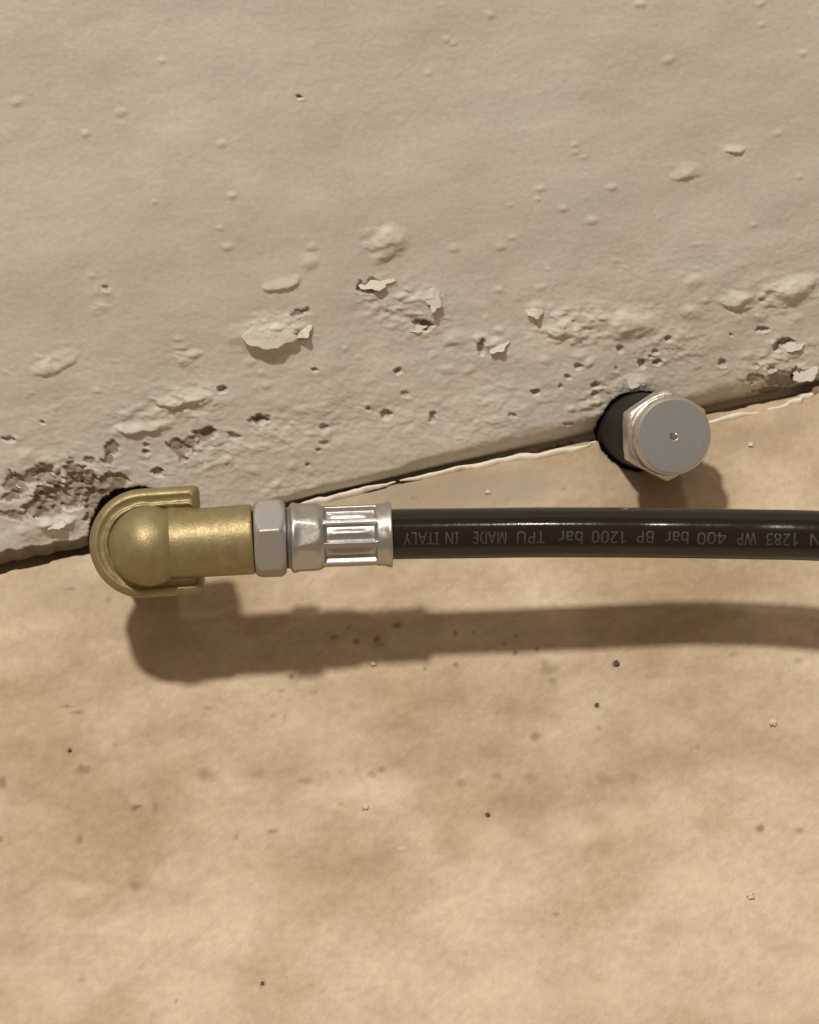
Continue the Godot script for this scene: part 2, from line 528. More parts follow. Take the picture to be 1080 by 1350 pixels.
func build_hose() -> void:
	var px := 1.0 / 8.78
	var s: Vector3 = (HOSE_PATH[0] - PIPE_END).normalized()
	var start: Vector3 = PIPE_END
	var origin: Vector3 = PIPE_END
	var n := (VIEW_BACK - s * VIEW_BACK.dot(s)).normalized()
	var root := thing("hydraulic_hose", "black printed hose with a crimped metal end screwed onto the brass elbow", "hose", origin)
	var zinc := matt(Color(0.41, 0.41, 0.405), 0.5, 0.6, 0.12, 0.03, 110.0, 0.36)
	var shiny := matt(Color(0.48, 0.48, 0.475), 0.46, 0.92, 0.12, 0.02, 120.0, 0.3)
	var ring := matt(Color(0.02, 0.018, 0.016), 0.6)
	var seal := [Vector2(-0.6, 0), Vector2(-0.6, 3.7), Vector2(-0.2, 4.05), Vector2(0.45, 4.05), Vector2(0.8, 3.7), Vector2(0.8, 0)]
	part("seal_ring", turned(start, s, n, seal, 64, origin), ring, root)
	# swivel nut, one corner edge a little above the middle
	var nut := []
	var flat := 46.8 * px
	for q in [[0.46, 0.0], [0.46, 38.0], [0.46, 43.5], [0.58, 46.5], [0.95, 50.5], [1.3, 54.0], [1.5, 60.0], [3.9, 60.0], [4.25, 54.0], [4.6, 50.0], [4.95, 46.0], [5.03, 43.0], [5.03, 0.0]]:
		nut.append(Vector2(q[0] * 1.045, q[1] * px))
	var spin := deg_to_rad(12.0)
	part("swivel_nut", turned(start, s, n, nut, 180, origin, func(_q, t, r): return minf(r, hexagon(t + spin, flat, 53.6 * px))), zinc, root)
	# ferrule: neck, faceted collar, crimped sleeve with pressed slots, flared end
	var fer := []
	for q in [[4.6, 0], [4.6, 40], [5.3, 40.5], [5.5, 44], [5.75, 46.5], [6.1, 47], [6.6, 46.4], [7.2, 46], [8.0, 45.6], [8.8, 45], [9.3, 44.3], [9.6, 43], [9.8, 41.8]]:
		fer.append(Vector2(q[0] * 1.083, q[1] * px))
	for k in 46:
		fer.append(Vector2((9.9 + 7.4 * k / 45.0) * 1.083, 41.3 * px))
	for q in [[17.5, 41.2], [18.0, 41.4], [18.5, 42.0], [18.9, 43.0], [19.15, 43.6], [19.35, 43.5], [19.45, 42.6], [19.45, 38], [19.4, 34.0], [18.8, 33.5], [18.8, 0]]:
		fer.append(Vector2(q[0] * 1.083, q[1] * px))
	var shape := func(along: float, t: float, r: float) -> float:
		var q := along / 1.083
		var e := fposmod(t + deg_to_rad(29.0), TAU / 8) - TAU / 16
		if q > 5.9 and q < 9.7:                       # pressed flats with rounded edges
			var m := sm(5.9, 6.5, q) * sm(9.7, 9.3, q)
			return lerpf(r, minf(r, 43.6 * px / cos(e)), m) + 0.05 * rough.get_noise_3d(q * 20.0, cos(t) * 40.0, sin(t) * 40.0)
		if q > 9.9 and q < 17.6:
			var m := sm(10.0, 10.35, q) * sm(17.5, 17.0, q) * sm(0.315, 0.265, absf(e))
			var mid := 0.25 * sm(0.2, 0.0, absf(e)) * sm(10.4, 11.6, q) * sm(17.0, 15.0, q)
			return r - m * (0.8 - mid) + 0.045 * rough.get_noise_3d(q * 16.0, cos(t) * 40.0, sin(t) * 40.0)
		if q >= 17.6 and q < 18.6:
			return r * (1.0 - 0.025 * sm(0.3, 0.0, absf(e)))
		return r
	part("ferrule", turned(start, s, n, fer, 288, origin, shape), shiny, root)
	# the hose itself
	hose_line = Curve3D.new()
	var pts := [start + s * 17.0]
	pts.append_array(HOSE_PATH)
	for k in pts.size():
		var before: Vector3 = pts[maxi(k - 1, 0)]
		var after: Vector3 = pts[mini(k + 1, pts.size() - 1)]
		var t := (after - before) / 6.0
		if k == 0:
			t = s * 2.0
		hose_line.add_point(pts[k], -t, t)
	hose_line.bake_interval = 0.5
	var len_ := hose_line.get_baked_length()
	var rows := int(len_ / 0.8)
	var v := PackedVector3Array()
	var seg := 96
	var R := 33.4 * px
	for k in rows + 1:
		var fr := frame(len_ * k / rows)
		for c in seg:
			var t := TAU * c / seg
			var r := R + 0.012 * rough.get_noise_3d(k * 2.0, cos(t) * 30.0, sin(t) * 30.0)
			v.append(fr[0] + (fr[2] * cos(t) + fr[3] * sin(t)) * r)
	var hm := matt(Color(0.0125, 0.0085, 0.0065), 0.17, 0.0, 0.03, 0.03, 90.0, 0.1)
	hm.metallic_specular = 0.5
	var h := part("hose_tube", sheet(v, rows + 1, seg, true, origin), hm, root)
	# raised print, upside down as the hose lies
	var ink := matt(Color(0.062, 0.055, 0.048), 0.55, 0.0, 0.4, 0.05, 120.0)
	var font := SystemFont.new()
	font.font_names = PackedStringArray(["Droid Sans"])
	for w in WORDS:
		lettering(w[0], w[1], w[2], w[3], font, ink, h, origin, R)

func at_screenless(x: float) -> float:               # distance along the hose of the point nearest to a given x (mm)
	var lo := 0.0
	var hi := 140.0
	for k in 40:
		var mid := (lo + hi) / 2
		if hose_line.sample_baked(mid, true).x < x:
			lo = mid
		else:
			hi = mid
	return lo

func lettering(text: String, x_from: float, x_to: float, low_angle: float, font: Font, m: Material, parent: Node3D, origin: Vector3, R: float) -> void:
	var tm := TextMesh.new()
	tm.text = text
	tm.font = font
	tm.font_size = 64
	tm.pixel_size = 0.05
	tm.depth = 0.3
	tm.curve_step = 2.0
	var arr := tm.get_mesh_arrays()
	var pos: PackedVector3Array = arr[Mesh.ARRAY_VERTEX]
	var idx: PackedInt32Array = arr[Mesh.ARRAY_INDEX]
	var lo := Vector3.ONE * 1e9
	var hi := -lo
	for p in pos:
		lo = lo.min(p)
		hi = hi.max(p)
	var d0 := at_screenless(x_from)
	var d1 := at_screenless(x_to)
	var cap := 2.28                                    # cap height of the font at this size, in its own units
	var tris: Array[PackedVector3Array] = []
	if idx.is_empty():
		for k in pos.size():
			idx.append(k)
	for t in range(0, idx.size(), 3):
		tris.append(PackedVector3Array([pos[idx[t]], pos[idx[t + 1]], pos[idx[t + 2]]]))
	var v := PackedVector3Array()
	while tris.size():
		var q: PackedVector3Array = tris.pop_back()
		var longest := 0
		var size := 0.0
		for k in 3:
			var e := q[k].distance_to(q[(k + 1) % 3])
			if e > size:
				size = e
				longest = k
		if size > 0.45:
			var a := q[longest]
			var b := q[(longest + 1) % 3]
			var c := q[(longest + 2) % 3]
			var mid := (a + b) / 2
			tris.append(PackedVector3Array([a, mid, c]))
			tris.append(PackedVector3Array([mid, b, c]))
			continue
		for p in q:
			var across := (p.x - lo.x) / (hi.x - lo.x)
			var fr := frame(lerpf(d1, d0, across))
			var ang := low_angle - 0.0 + 0.0
			var wear := 0.03 * rough.get_noise_2d(p.x * 30.0 + x_from * 5.0, p.y * 30.0)
			ang = -0.06 + 0.05 * rough.get_noise_1d(p.x * 14.0 + x_from * 3.0) + 0.47 * (p.y - lo.y) / cap
			var r := R + (0.05 + 0.1 * rough.get_noise_2d(p.x * 7.0 + x_from * 11.0, p.y * 9.0) + wear if p.z > 0.0 else -0.12)
			v.append(fr[0] + (fr[2] * cos(ang) + fr[3] * sin(ang)) * r)
	var ix := PackedInt32Array()
	for k in v.size():
		ix.append(k)
	part("lettering", commit(v, ix, origin), m, parent)

# ---------------------------------------------------------------- hexagonal plug
func build_plug() -> void:
	var hole: Vector3 = lean * (WALL_HOLES[1][0] as Vector3)
	var a := (PLUG - hole).normalized()
	var px := 1.0 / 8.32
	var origin := hole
	var root := thing("hex_plug", "grey metal hexagonal plug with a round dimpled face on a dark stub", "plug", origin)
	var up := Vector3.UP
	var steel := matt(Color(0.60, 0.57, 0.53), 0.42, 0.85, 0.3, 0.02, 80.0, 0.25)
	var facem := matt(Color(0.45, 0.49, 0.525), 0.46, 0.75, 0.14, 0.06, 160.0, 0.34)
	# hexagon head, chamfered to a circle in front, then a groove
	var hx := []
	for q in [[-2.6, 0.0], [-2.6, 44.0], [-2.55, 52.0], [-2.2, 57.0], [-1.7, 70.0], [0.0, 70.0], [0.55, 63.0], [0.9, 58.0], [1.15, 54.5], [1.25, 52.0], [1.3, 46.0], [2.6, 45.5], [2.7, 0.0]]:
		hx.append(Vector2(q[0], q[1] * px))
	var spin := deg_to_rad(PLUG_TURN)
	part("hex_head", turned(PLUG, a, up, hx, 180, origin, func(_q, t, r): return minf(r, hexagon(t + spin, 53.5 * px, 61.0 * px))), steel, root)
	var cap := [Vector2(2.0, 40 * px), Vector2(2.0, 48.5 * px), Vector2(2.15, 51 * px), Vector2(3.9, 51.6 * px), Vector2(4.2, 51.2 * px), Vector2(4.5, 49.6 * px), Vector2(4.7, 48.2 * px)]
	part("cap_rim", turned(PLUG, a, up, cap, 96, origin), steel, root)
	var fc := [Vector2(4.7, 48.2 * px)]
	for k in 60:
		fc.append(Vector2(4.73 + 0.012 * rough.get_noise_1d(k * 40.0), lerpf(47.4, 6.4, k / 59.0) * px))
	fc.append_array([Vector2(4.72, 5.8 * px), Vector2(4.6, 5.0 * px)])
	part("cap_face", turned(PLUG, a, up, fc, 96, origin), facem, root)
	var dm := [Vector2(4.6, 5.0 * px), Vector2(4.2, 3.8 * px), Vector2(3.9, 2.2 * px), Vector2(3.8, 0.0)]
	part("dimple", turned(PLUG, a, up, dm, 48, origin), matt(Color(0.75, 0.72, 0.68), 0.18, 1.0), root)
	var L := (PLUG - hole).length()
	var stub := [Vector2(-12, 0), Vector2(-12, 6.2), Vector2(L - 6.0, 6.2), Vector2(L - 5.6, 5.8), Vector2(L - 5.5, 4.6), Vector2(L - 2, 4.5), Vector2(L - 2, 0)]
	part("stub_pipe", turned(hole, a, up, stub, 72, origin, func(q, t, r): return r + (0.09 * sin(q * TAU / 1.2 + t) if q > 0.0 and r > 6.1 else 0.0)), matt(Color(0.008, 0.006, 0.0045), 0.75, 0.0, 0.3, 0.03, 70.0), root)

# ---------------------------------------------------------------- loose grit
func build_grit() -> void:
	for g in GRIT:
		var at := Vector3(g[1], 0, g[2])
		at.y = ground.at(at.x, at.z)
		var r: float = g[3] * (0.95 if g[4] == "pale" else 0.7)
		var v := PackedVector3Array()
		for k in 11:
			var a := PI * k / 10.0
			for c in 14:
				var t := TAU * c / 14
				var d := Vector3(sin(a) * cos(t), -cos(a) * 0.6, sin(a) * sin(t))
				var rr := r * (0.85 + 0.95 * rough.get_noise_3d(d.x * 48.0 + at.x * 8.0, d.y * 48.0, d.z * 48.0 + at.z * 8.0))
				v.append(at + Vector3(0, r * 0.4, 0) + d * rr)
		var m := matt(Color(0.68, 0.60, 0.48) if g[4] == "pale" else Color(0.10, 0.07, 0.045), 0.8, 0.0)
		var o := part(numbered("grit_grain"), sheet(v, 11, 14, true, at), m, self)
		o.position = at * MM
		o.set_meta("label", g[0])
		o.set_meta("category", "grit")
		o.set_meta("group", "loose grains lying on the floor")

const CAM_AT := Vector3(-51.206, 363.731, 208.152)
const CAM_TO := Vector3(1.600, 0.000, 4.900)
const CAM_FOV := 22.3640
const LAMP_AT := Vector3(-159.696, 970.425, -161.033)
const VIEW_BACK := Vector3(-0.12573, 0.86603, 0.48393)
const WALL_HOLES := [[Vector3(-41.885, 2.055, -0.000), 7.75], [Vector3(41.768, 0.873, 0.000), 6.45]]
const LEAN := 0.61087
const LAMP2_AT := Vector3(276.955, 1186.515, -117.610)  # position of the added light that makes the hose highlight
const BALL := Vector3(-41.284, 26.000, 15.353)
const PIPE_END := Vector3(-26.317, 25.900, 17.974)
const HOSE_PATH := [Vector3(-4.148, 25.400, 22.497), Vector3(5.888, 24.900, 24.677), Vector3(14.851, 24.400, 26.577), Vector3(23.850, 23.700, 28.505), Vector3(32.891, 22.900, 30.454), Vector3(41.733, 22.900, 32.887), Vector3(48.257, 23.200, 34.921), Vector3(56.701, 24.300, 38.002), Vector3(75.000, 25.800, 45.000), Vector3(105.000, 23.500, 57.000), Vector3(145.000, 19.000, 74.000), Vector3(190.000, 9.500, 88.000), Vector3(240.000, 4.000, 96.000), Vector3(320.000, 3.800, 105.000)]
const PLUG := Vector3(42.232, 15.000, 9.802)
const PLUG_TURN := 12.0
const WORDS := [["N", 55.43, 57.02, 0.00], ["1283", 49.42, 53.85, 0.00], ["WP", 44.99, 47.93, 0.00], ["400", 39.19, 43.36, 0.00], ["bar", 34.44, 37.86, 0.00], ["BP", 29.95, 32.55, 0.00], ["1200", 23.29, 28.26, 0.00], ["bar", 18.45, 21.94, 0.00], ["TPU", 12.39, 16.43, 0.00], ["MADE", 6.00, 10.82, 0.00], ["IN", 1.98, 3.88, 0.00], ["ITALY", -4.15, 0.98, 0.00]]
const WALL_MARKS := [
	["bump", -23.81, 77.12, 0.99, 0.68, -0.06, 0.17],
	["bump", -17.20, 54.50, 1.17, 0.82, -0.07, 0.19],
	["bump", -4.13, 67.05, 0.73, 0.50, -0.06, 0.14],
	["bump", 19.49, 71.56, 1.03, 0.70, -0.06, 0.17],
	["bump", 20.34, 70.80, 0.88, 0.60, -0.06, 0.15],
	["bump", 26.65, 74.05, 1.32, 0.90, -0.06, 0.20],
	["bump", 15.85, 67.04, 0.88, 0.61, -0.06, 0.15],
	["bump", 53.68, 61.53, 1.37, 0.93, -0.06, 0.20],
	["bump", 75.39, 58.23, 1.24, 0.84, -0.06, 0.19],
	["bump", 69.20, 67.39, 1.07, 0.72, -0.06, 0.17],
	["bump", 38.40, 38.36, 1.54, 1.08, -0.07, 0.22],
	["bump", 50.18, 71.16, 1.50, 1.01, -0.06, 0.22],
	["bump", 69.15, 64.01, 0.92, 0.62, -0.06, 0.15],
	["bump", 37.09, 51.27, 1.06, 0.74, -0.07, 0.17],
	["bump", 37.06, 50.03, 0.91, 0.63, -0.07, 0.15],
	["bump", 38.28, 48.89, 0.76, 0.53, -0.07, 0.14],
	["bump", 30.66, 45.36, 1.22, 0.85, -0.07, 0.19],
	["bump", 30.20, 43.69, 0.76, 0.53, -0.07, 0.14],
	["bump", 22.06, 30.08, 1.39, 0.98, -0.08, 0.20],
	["bump", 23.14, 37.20, 1.22, 0.86, -0.07, 0.19],
	["bump", 34.01, 41.35, 1.38, 0.96, -0.07, 0.20],
	["bump", 25.62, 43.67, 0.76, 0.53, -0.07, 0.14],
	["bump", 25.28, 38.27, 0.92, 0.65, -0.07, 0.15],
	["bump", 42.19, 43.02, 1.23, 0.86, -0.07, 0.19],
	["bump", 70.19, 46.08, 0.94, 0.64, -0.07, 0.15],
	["bump", 73.10, 38.34, 0.95, 0.66, -0.07, 0.15],
	["bump", 64.72, 31.88, 0.95, 0.66, -0.07, 0.15],
	["bump", 54.62, 43.04, 2.48, 1.72, -0.07, 0.32],
	["bump", -46.08, 75.24, 1.53, 1.07, -0.06, 0.24],
	["bump", -37.17, 68.42, 1.13, 0.79, -0.06, 0.19],
	["bump", -31.19, 70.62, 1.28, 0.89, -0.06, 0.20],
	["bump", -17.38, 62.71, 1.01, 0.71, -0.06, 0.17],
	["bump", -19.84, 49.75, 0.88, 0.62, -0.07, 0.15],
	["bump", -19.22, 46.49, 1.18, 0.84, -0.07, 0.19],
	["bump", -28.87, 56.02, 0.72, 0.51, -0.07, 0.14],
	["bump", -38.91, 43.32, 1.31, 0.94, -0.07, 0.20],
	["bump", -40.43, 46.41, 1.01, 0.73, -0.07, 0.17],
	["bump", -19.06, 26.89, 1.35, 0.98, -0.08, 0.20],
	["bump", -17.59, 24.72, 1.05, 0.77, -0.08, 0.17],
	["bump", -27.97, 30.23, 1.34, 0.97, -0.08, 0.20],
	["bump", -29.46, 33.29, 1.04, 0.75, -0.08, 0.17],
	["bump", -29.59, 29.31, 1.49, 1.08, -0.08, 0.22],
	["bump", -17.16, 22.25, 1.21, 0.88, -0.08, 0.19],
	["bump", -3.85, 25.75, 0.91, 0.66, -0.08, 0.15],
	["bump", -1.94, 23.74, 0.76, 0.55, -0.08, 0.14],
	["bump", -7.09, 41.30, 2.09, 1.48, -0.07, 0.29],
	["bump", -6.45, 43.69, 1.34, 0.95, -0.07, 0.20],
	["bump", 5.46, 43.61, 2.10, 1.48, -0.07, 0.29],
	["bump", 4.23, 41.98, 2.10, 1.49, -0.07, 0.29],
	["bump", 6.69, 42.08, 1.80, 1.27, -0.07, 0.25],
	["bump", 4.13, 39.72, 2.11, 1.49, -0.07, 0.29],
	["bump", 15.75, 38.44, 1.37, 0.97, -0.07, 0.20],
	["bump", 3.81, 31.19, 1.37, 0.98, -0.08, 0.20],
	["bump", 7.49, 31.01, 1.98, 1.41, -0.08, 0.27],
	["bump", 11.25, 31.20, 1.68, 1.20, -0.08, 0.24],
	["bump", 13.88, 23.42, 2.47, 1.77, -0.08, 0.32],
	["bump", 12.81, 23.00, 1.39, 1.00, -0.08, 0.20],
	["bump", 18.79, 22.56, 1.24, 0.89, -0.08, 0.19],
	["bump", 19.84, 21.00, 1.86, 1.34, -0.08, 0.25],
	["bump", 21.37, 23.03, 1.55, 1.11, -0.08, 0.22],
	["bump", 27.54, 25.85, 1.86, 1.33, -0.08, 0.25],
	["bump", 26.89, 24.68, 1.55, 1.11, -0.08, 0.22],
	["bump", 31.16, 22.40, 1.87, 1.34, -0.08, 0.25],
	["bump", 31.54, 21.39, 2.66, 1.90, -0.08, 0.34],
	["bump", 33.57, 19.20, 2.20, 1.57, -0.08, 0.29],
	["bump", 37.60, 20.94, 2.51, 1.79, -0.08, 0.32],
	["bump", 28.12, 16.44, 1.41, 1.01, -0.08, 0.20],
	["bump", 33.79, 15.81, 1.89, 1.36, -0.08, 0.25],
	["bump", 34.89, 14.21, 1.26, 0.91, -0.08, 0.19],
	["bump", 38.44, 17.15, 1.58, 1.13, -0.08, 0.22],
	["bump", 43.62, 17.58, 1.42, 1.02, -0.08, 0.20],
	["bump", 46.24, 15.64, 1.43, 1.02, -0.08, 0.20],
	["bump", 53.62, 24.62, 2.22, 1.56, -0.08, 0.29],
	["bump", 52.24, 19.90, 1.59, 1.13, -0.08, 0.22],
	["bump", 52.82, 19.24, 2.23, 1.58, -0.08, 0.29],
	["bump", 55.56, 20.88, 1.27, 0.90, -0.08, 0.19],
	["bump", 60.08, 20.80, 1.60, 1.13, -0.08, 0.22],
	["bump", 61.26, 19.61, 2.88, 2.04, -0.08, 0.36],
	["bump", 64.18, 16.01, 1.61, 1.14, -0.08, 0.22],
	["bump", 70.84, 14.37, 1.62, 1.15, -0.08, 0.22],
	["bump", 70.30, 18.92, 4.19, 2.96, -0.08, 0.49],
	["bump", 66.33, 10.79, 1.94, 1.39, -0.08, 0.25],
	["bump", 69.44, 8.72, 1.63, 1.16, -0.08, 0.22],
	["bump", 73.07, 9.53, 1.47, 1.04, -0.08, 0.20],
	["bump", 53.15, 9.74, 1.61, 1.15, -0.08, 0.22],
	["bump", 57.24, 8.80, 1.45, 1.04, -0.08, 0.20],
	["bump", 61.62, 9.42, 1.62, 1.16, -0.08, 0.22],
	["bump", 64.59, 6.01, 1.46, 1.05, -0.08, 0.20],
	["bump", 4.65, 9.38, 1.09, 0.80, -0.08, 0.17],
	["bump", 15.30, 8.22, 0.94, 0.69, -0.08, 0.15],
	["bump", 12.08, 6.25, 0.78, 0.57, -0.08, 0.14],
	["bump", 9.66, 13.33, 1.09, 0.79, -0.08, 0.17],
	["bump", 15.30, 17.39, 1.40, 1.01, -0.08, 0.20],
	["bump", 11.91, 18.44, 1.55, 1.12, -0.08, 0.22],
	["bump", 17.25, 11.29, 0.94, 0.68, -0.08, 0.15],
	["bump", 10.21, 21.48, 1.23, 0.89, -0.08, 0.19],
	["bump", -12.69, 17.23, 1.22, 0.89, -0.08, 0.19],
	["bump", -9.23, 11.72, 1.38, 1.01, -0.08, 0.20],
	["bump", -15.56, 18.57, 1.37, 1.00, -0.08, 0.20],
	["bump", -17.16, 14.27, 1.37, 1.01, -0.08, 0.20],
	["bump", -25.12, 13.48, 1.21, 0.89, -0.08, 0.19],
	["bump", -21.63, 8.59, 1.53, 1.13, -0.09, 0.22],
	["bump", -18.48, 5.11, 1.38, 1.02, -0.09, 0.20],
	["bump", -15.51, 7.80, 1.54, 1.13, -0.09, 0.22],
	["bump", -25.47, 11.54, 1.06, 0.79, -0.08, 0.17],
	["bump", -27.98, 18.16, 1.21, 0.88, -0.08, 0.19],
	["bump", -34.45, 19.69, 2.40, 1.76, -0.08, 0.32],
	["bump", -38.73, 19.64, 2.09, 1.54, -0.08, 0.29],
	["bump", -41.69, 20.08, 1.79, 1.32, -0.08, 0.25],
	["bump", -31.75, 21.04, 1.50, 1.10, -0.08, 0.22],
	["bump", -25.52, 21.56, 1.50, 1.10, -0.08, 0.22],
	["bump", -38.35, 15.29, 1.50, 1.11, -0.08, 0.22],
	["bump", -41.77, 13.43, 1.50, 1.11, -0.08, 0.22],
	["bump", -48.64, 9.71, 1.35, 1.01, -0.09, 0.20],
	["bump", -59.61, 6.97, 1.34, 1.01, -0.09, 0.20],
	["bump", -54.11, 6.98, 1.35, 1.01, -0.09, 0.20],
	["bump", -55.05, 11.27, 1.49, 1.11, -0.09, 0.22],
	["bump", -51.77, 6.40, 1.20, 0.90, -0.09, 0.19],
	["bump", -57.53, 22.51, 1.47, 1.09, -0.08, 0.22],
	["bump", -50.49, 33.22, 2.04, 1.49, -0.08, 0.29],
	["bump", -56.34, 19.59, 1.77, 1.31, -0.08, 0.25],
	["bump", 30.80, 7.03, 1.27, 0.92, -0.08, 0.19],
	["bump", 34.02, 6.96, 1.59, 1.15, -0.08, 0.22],
	["bump", 35.99, 7.18, 1.27, 0.92, -0.08, 0.19],
	["bump", 36.78, 2.88, 0.96, 0.70, -0.09, 0.15],
	["bump", 63.00, 2.94, 1.63, 1.17, -0.08, 0.22],
	["bump", 59.67, 2.61, 1.95, 1.41, -0.08, 0.25],
	["bump", 71.07, 4.51, 2.29, 1.64, -0.08, 0.29],
	["shed", -30.69, 23.42, 4.54, 1.67, -0.08, 0.65],
	["shed", -38.03, 20.14, 3.59, 1.16, -0.14, 0.52],
	["swell", 42.56, 19.55, 4.51, 2.66, -0.01, 0.88],
	["swell", 70.36, 19.57, 4.38, 2.27, -0.08, 0.80],
	["shed", -11.86, 38.93, 3.09, 1.25, 0.04, 0.45],
	["swell", 6.05, 41.84, 3.15, 2.48, -0.22, 0.56],
	["shed", 31.91, 21.30, 3.25, 1.84, -0.08, 0.52],
	["shed", 60.65, 20.01, 3.34, 1.59, -0.11, 0.45],
	["shed", 63.02, 45.06, 2.14, 0.75, -0.14, 0.33],
	["shed", 53.95, 42.67, 2.77, 0.87, -0.21, 0.23],
	["swell", -15.29, 30.97, 5.53, 2.79, -0.15, 0.88],
	["shed", -49.22, 33.57, 5.27, 1.50, 0.15, 0.33],
	["swell", 10.41, 29.70, 3.71, 3.18, -0.22, 0.48],
	["swell", -55.85, 7.41, 5.98, 2.64, -0.09, 0.64],
	["swell", 42.67, 9.03, 3.25, 2.40, -0.23, 0.64],
	["pit", 9.38, 26.93, 1.73, 1.02, -0.22, 0.91],
	["pit", 1.98, 35.34, 1.10, 1.26, -0.22, 0.63],
	["pit", -24.10, 23.34, 0.85, 0.64, -0.23, 0.70],
	["pit", 4.10, 19.97, 0.75, 0.58, -0.23, 0.63],
	["pit", 1.04, 13.07, 1.12, 0.92, -0.23, 0.56],
	["pit", 8.43, 10.92, 0.63, 1.06, -0.23, 0.56],
	["pit", -9.26, 13.07, 0.74, 0.66, -0.23, 0.49],
	["pit", -1.61, 14.63, 0.50, 0.46, -0.23, 0.49],
	["pit", 4.47, 15.75, 0.75, 0.52, -0.23, 0.35],
	["pit", 25.69, 11.35, 0.77, 0.53, -0.23, 0.63],
	["pit", 33.34, 14.16, 0.64, 0.59, -0.23, 0.56],
	["pit", 31.37, 12.73, 0.77, 0.46, -0.23, 0.49],
	["pit", 35.83, 10.21, 0.77, 0.66, -0.23, 0.56],
	["pit", 35.51, 8.65, 0.77, 0.53, -0.23, 0.49],
	["pit", 40.45, 15.62, 0.64, 0.66, -0.22, 0.49],
	["pit", 48.57, 15.65, 0.65, 0.53, -0.22, 0.56],
	["pit", 46.17, 13.78, 0.78, 0.40, -0.23, 0.49],
	["pit", 43.81, 12.29, 0.65, 0.93, -0.23, 0.63],
	["pit", 46.35, 11.84, 0.91, 0.53, -0.23, 0.70],
	["pit", 68.40, 10.45, 1.85, 0.80, -0.22, 0.91],
	["pit", 66.92, 9.98, 0.66, 0.94, -0.22, 0.70],
	["pit", 64.75, 13.59, 1.18, 0.46, -0.22, 0.56],
	["pit", 57.42, 9.30, 0.79, 0.80, -0.23, 0.56],
	["pit", 65.54, 6.33, 0.80, 0.47, -0.23, 0.42],
	["pit", 69.47, 4.33, 0.53, 1.49, -0.23, 0.84],
	["pit", 62.88, 7.49, 0.66, 0.40, -0.23, 0.35],
	["pit", 17.96, 21.16, 0.63, 1.55, -0.22, 0.77],
	["pit", -19.34, 16.79, 1.47, 0.65, -0.23, 0.63],
	["pit", -23.64, 14.87, 0.98, 0.46, -0.23, 0.42],
	["pit", -27.55, 16.46, 1.22, 1.04, -0.23, 0.56],
	["pit", -24.14, 15.52, 0.61, 0.52, -0.23, 0.42],
	["pit", -37.92, 15.59, 0.60, 0.52, -0.23, 0.56],
	["pit", -37.70, 16.74, 0.48, 0.39, -0.23, 0.42],
	["pit", -36.80, 11.83, 1.09, 0.79, -0.24, 0.70],
	["pit", -4.30, 67.45, 0.47, 0.35, -0.20, 0.56],
	["pit", -58.44, 22.73, 1.06, 0.51, -0.23, 0.56],
	["pit", -9.68, 10.47, 0.75, 0.53, -0.23, 0.28],
	["pit", -10.84, 9.53, 0.50, 0.40, -0.23, 0.35],
	["pit", 20.28, 0.45, 0.77, 0.41, -0.23, 0.28],
	["pit", 29.95, -2.00, 0.65, 0.41, -0.24, 0.28],
	["pit", 30.47, 4.37, 1.03, 0.40, -0.23, 0.28],
	["pit", 21.32, 8.30, 0.77, 0.47, -0.23, 0.35],
	["pit", 45.46, 13.13, 0.52, 0.40, -0.23, 0.35],
	["pit", -38.79, 43.92, 0.58, 0.49, -0.22, 0.28],
	["pit", 0.16, 35.49, 0.61, 1.13, -0.22, 0.56],
	["pit", -10.40, 29.47, 1.70, 0.51, -0.22, 0.70],
	["chip", -32.51, 14.97, 1.33, 2.21, 0.43, 0.36],
	["chip", -28.07, 16.32, 1.93, 1.18, 0.24, 0.30],
	["chip", -30.88, 15.78, 1.72, 0.90, 0.61, 0.30],
	["chip", -43.06, 17.48, 1.46, 1.28, 0.52, 0.36],
	["chip", -43.88, 15.81, 0.96, 0.78, 0.33, 0.30],
	["chip", -46.93, 16.41, 0.96, 0.65, -0.24, 0.30],
	["chip", -55.53, 15.94, 3.08, 1.43, -0.01, 0.42],
	["chip", -58.91, 14.89, 1.66, 2.33, 0.15, 0.36],
	["chip", -53.73, 14.71, 2.19, 1.02, -0.61, 0.42],
	["chip", -49.72, 14.67, 1.67, 1.96, -0.05, 0.36],
	["chip", -48.50, 13.44, 2.40, 1.56, -0.24, 0.42],
	["chip", -46.50, 11.21, 5.28, 1.71, 0.15, 0.48],
	["chip", -50.27, 10.78, 4.31, 2.23, -0.14, 0.48],
	["chip", -53.76, 11.63, 3.11, 2.88, -0.24, 0.48],
	["chip", -55.85, 10.38, 2.39, 1.57, -0.24, 0.54],
	["chip", -47.33, 8.30, 2.17, 2.90, -0.24, 0.48],
	["chip", -60.12, 13.17, 1.42, 0.78, -0.05, 0.30],
	["chip", -60.23, 9.83, 2.38, 0.79, -0.24, 0.30],
	["chip", -19.53, 17.10, 1.70, 0.78, -0.04, 0.24],
	["chip", 67.97, 3.85, 3.11, 1.81, -0.01, 0.30],
	["chip", 65.53, 1.66, 3.37, 1.12, -0.01, 0.30],
	["chip", 62.53, 5.11, 1.33, 0.81, -0.23, 0.24],
	["chip", -9.99, 33.39, 1.67, 0.51, 0.15, 0.36],
	["chip", 29.05, -1.92, 5.12, 1.10, -0.09, 0.18],
	["crumble", -13.35, 31.56, 7.20, 4.32, -0.08, 0.36],
	["crumble", 7.40, 30.38, 11.20, 6.28, -0.36, 0.33],
	["crumble", 4.14, 41.37, 4.85, 4.22, -0.22, 0.20],
	["crumble", 19.28, 21.53, 5.02, 3.11, -0.22, 0.30],
	["crumble", 35.07, 21.12, 13.80, 4.21, -0.08, 0.36],
	["crumble", 65.72, 18.61, 11.56, 4.54, -0.08, 0.33],
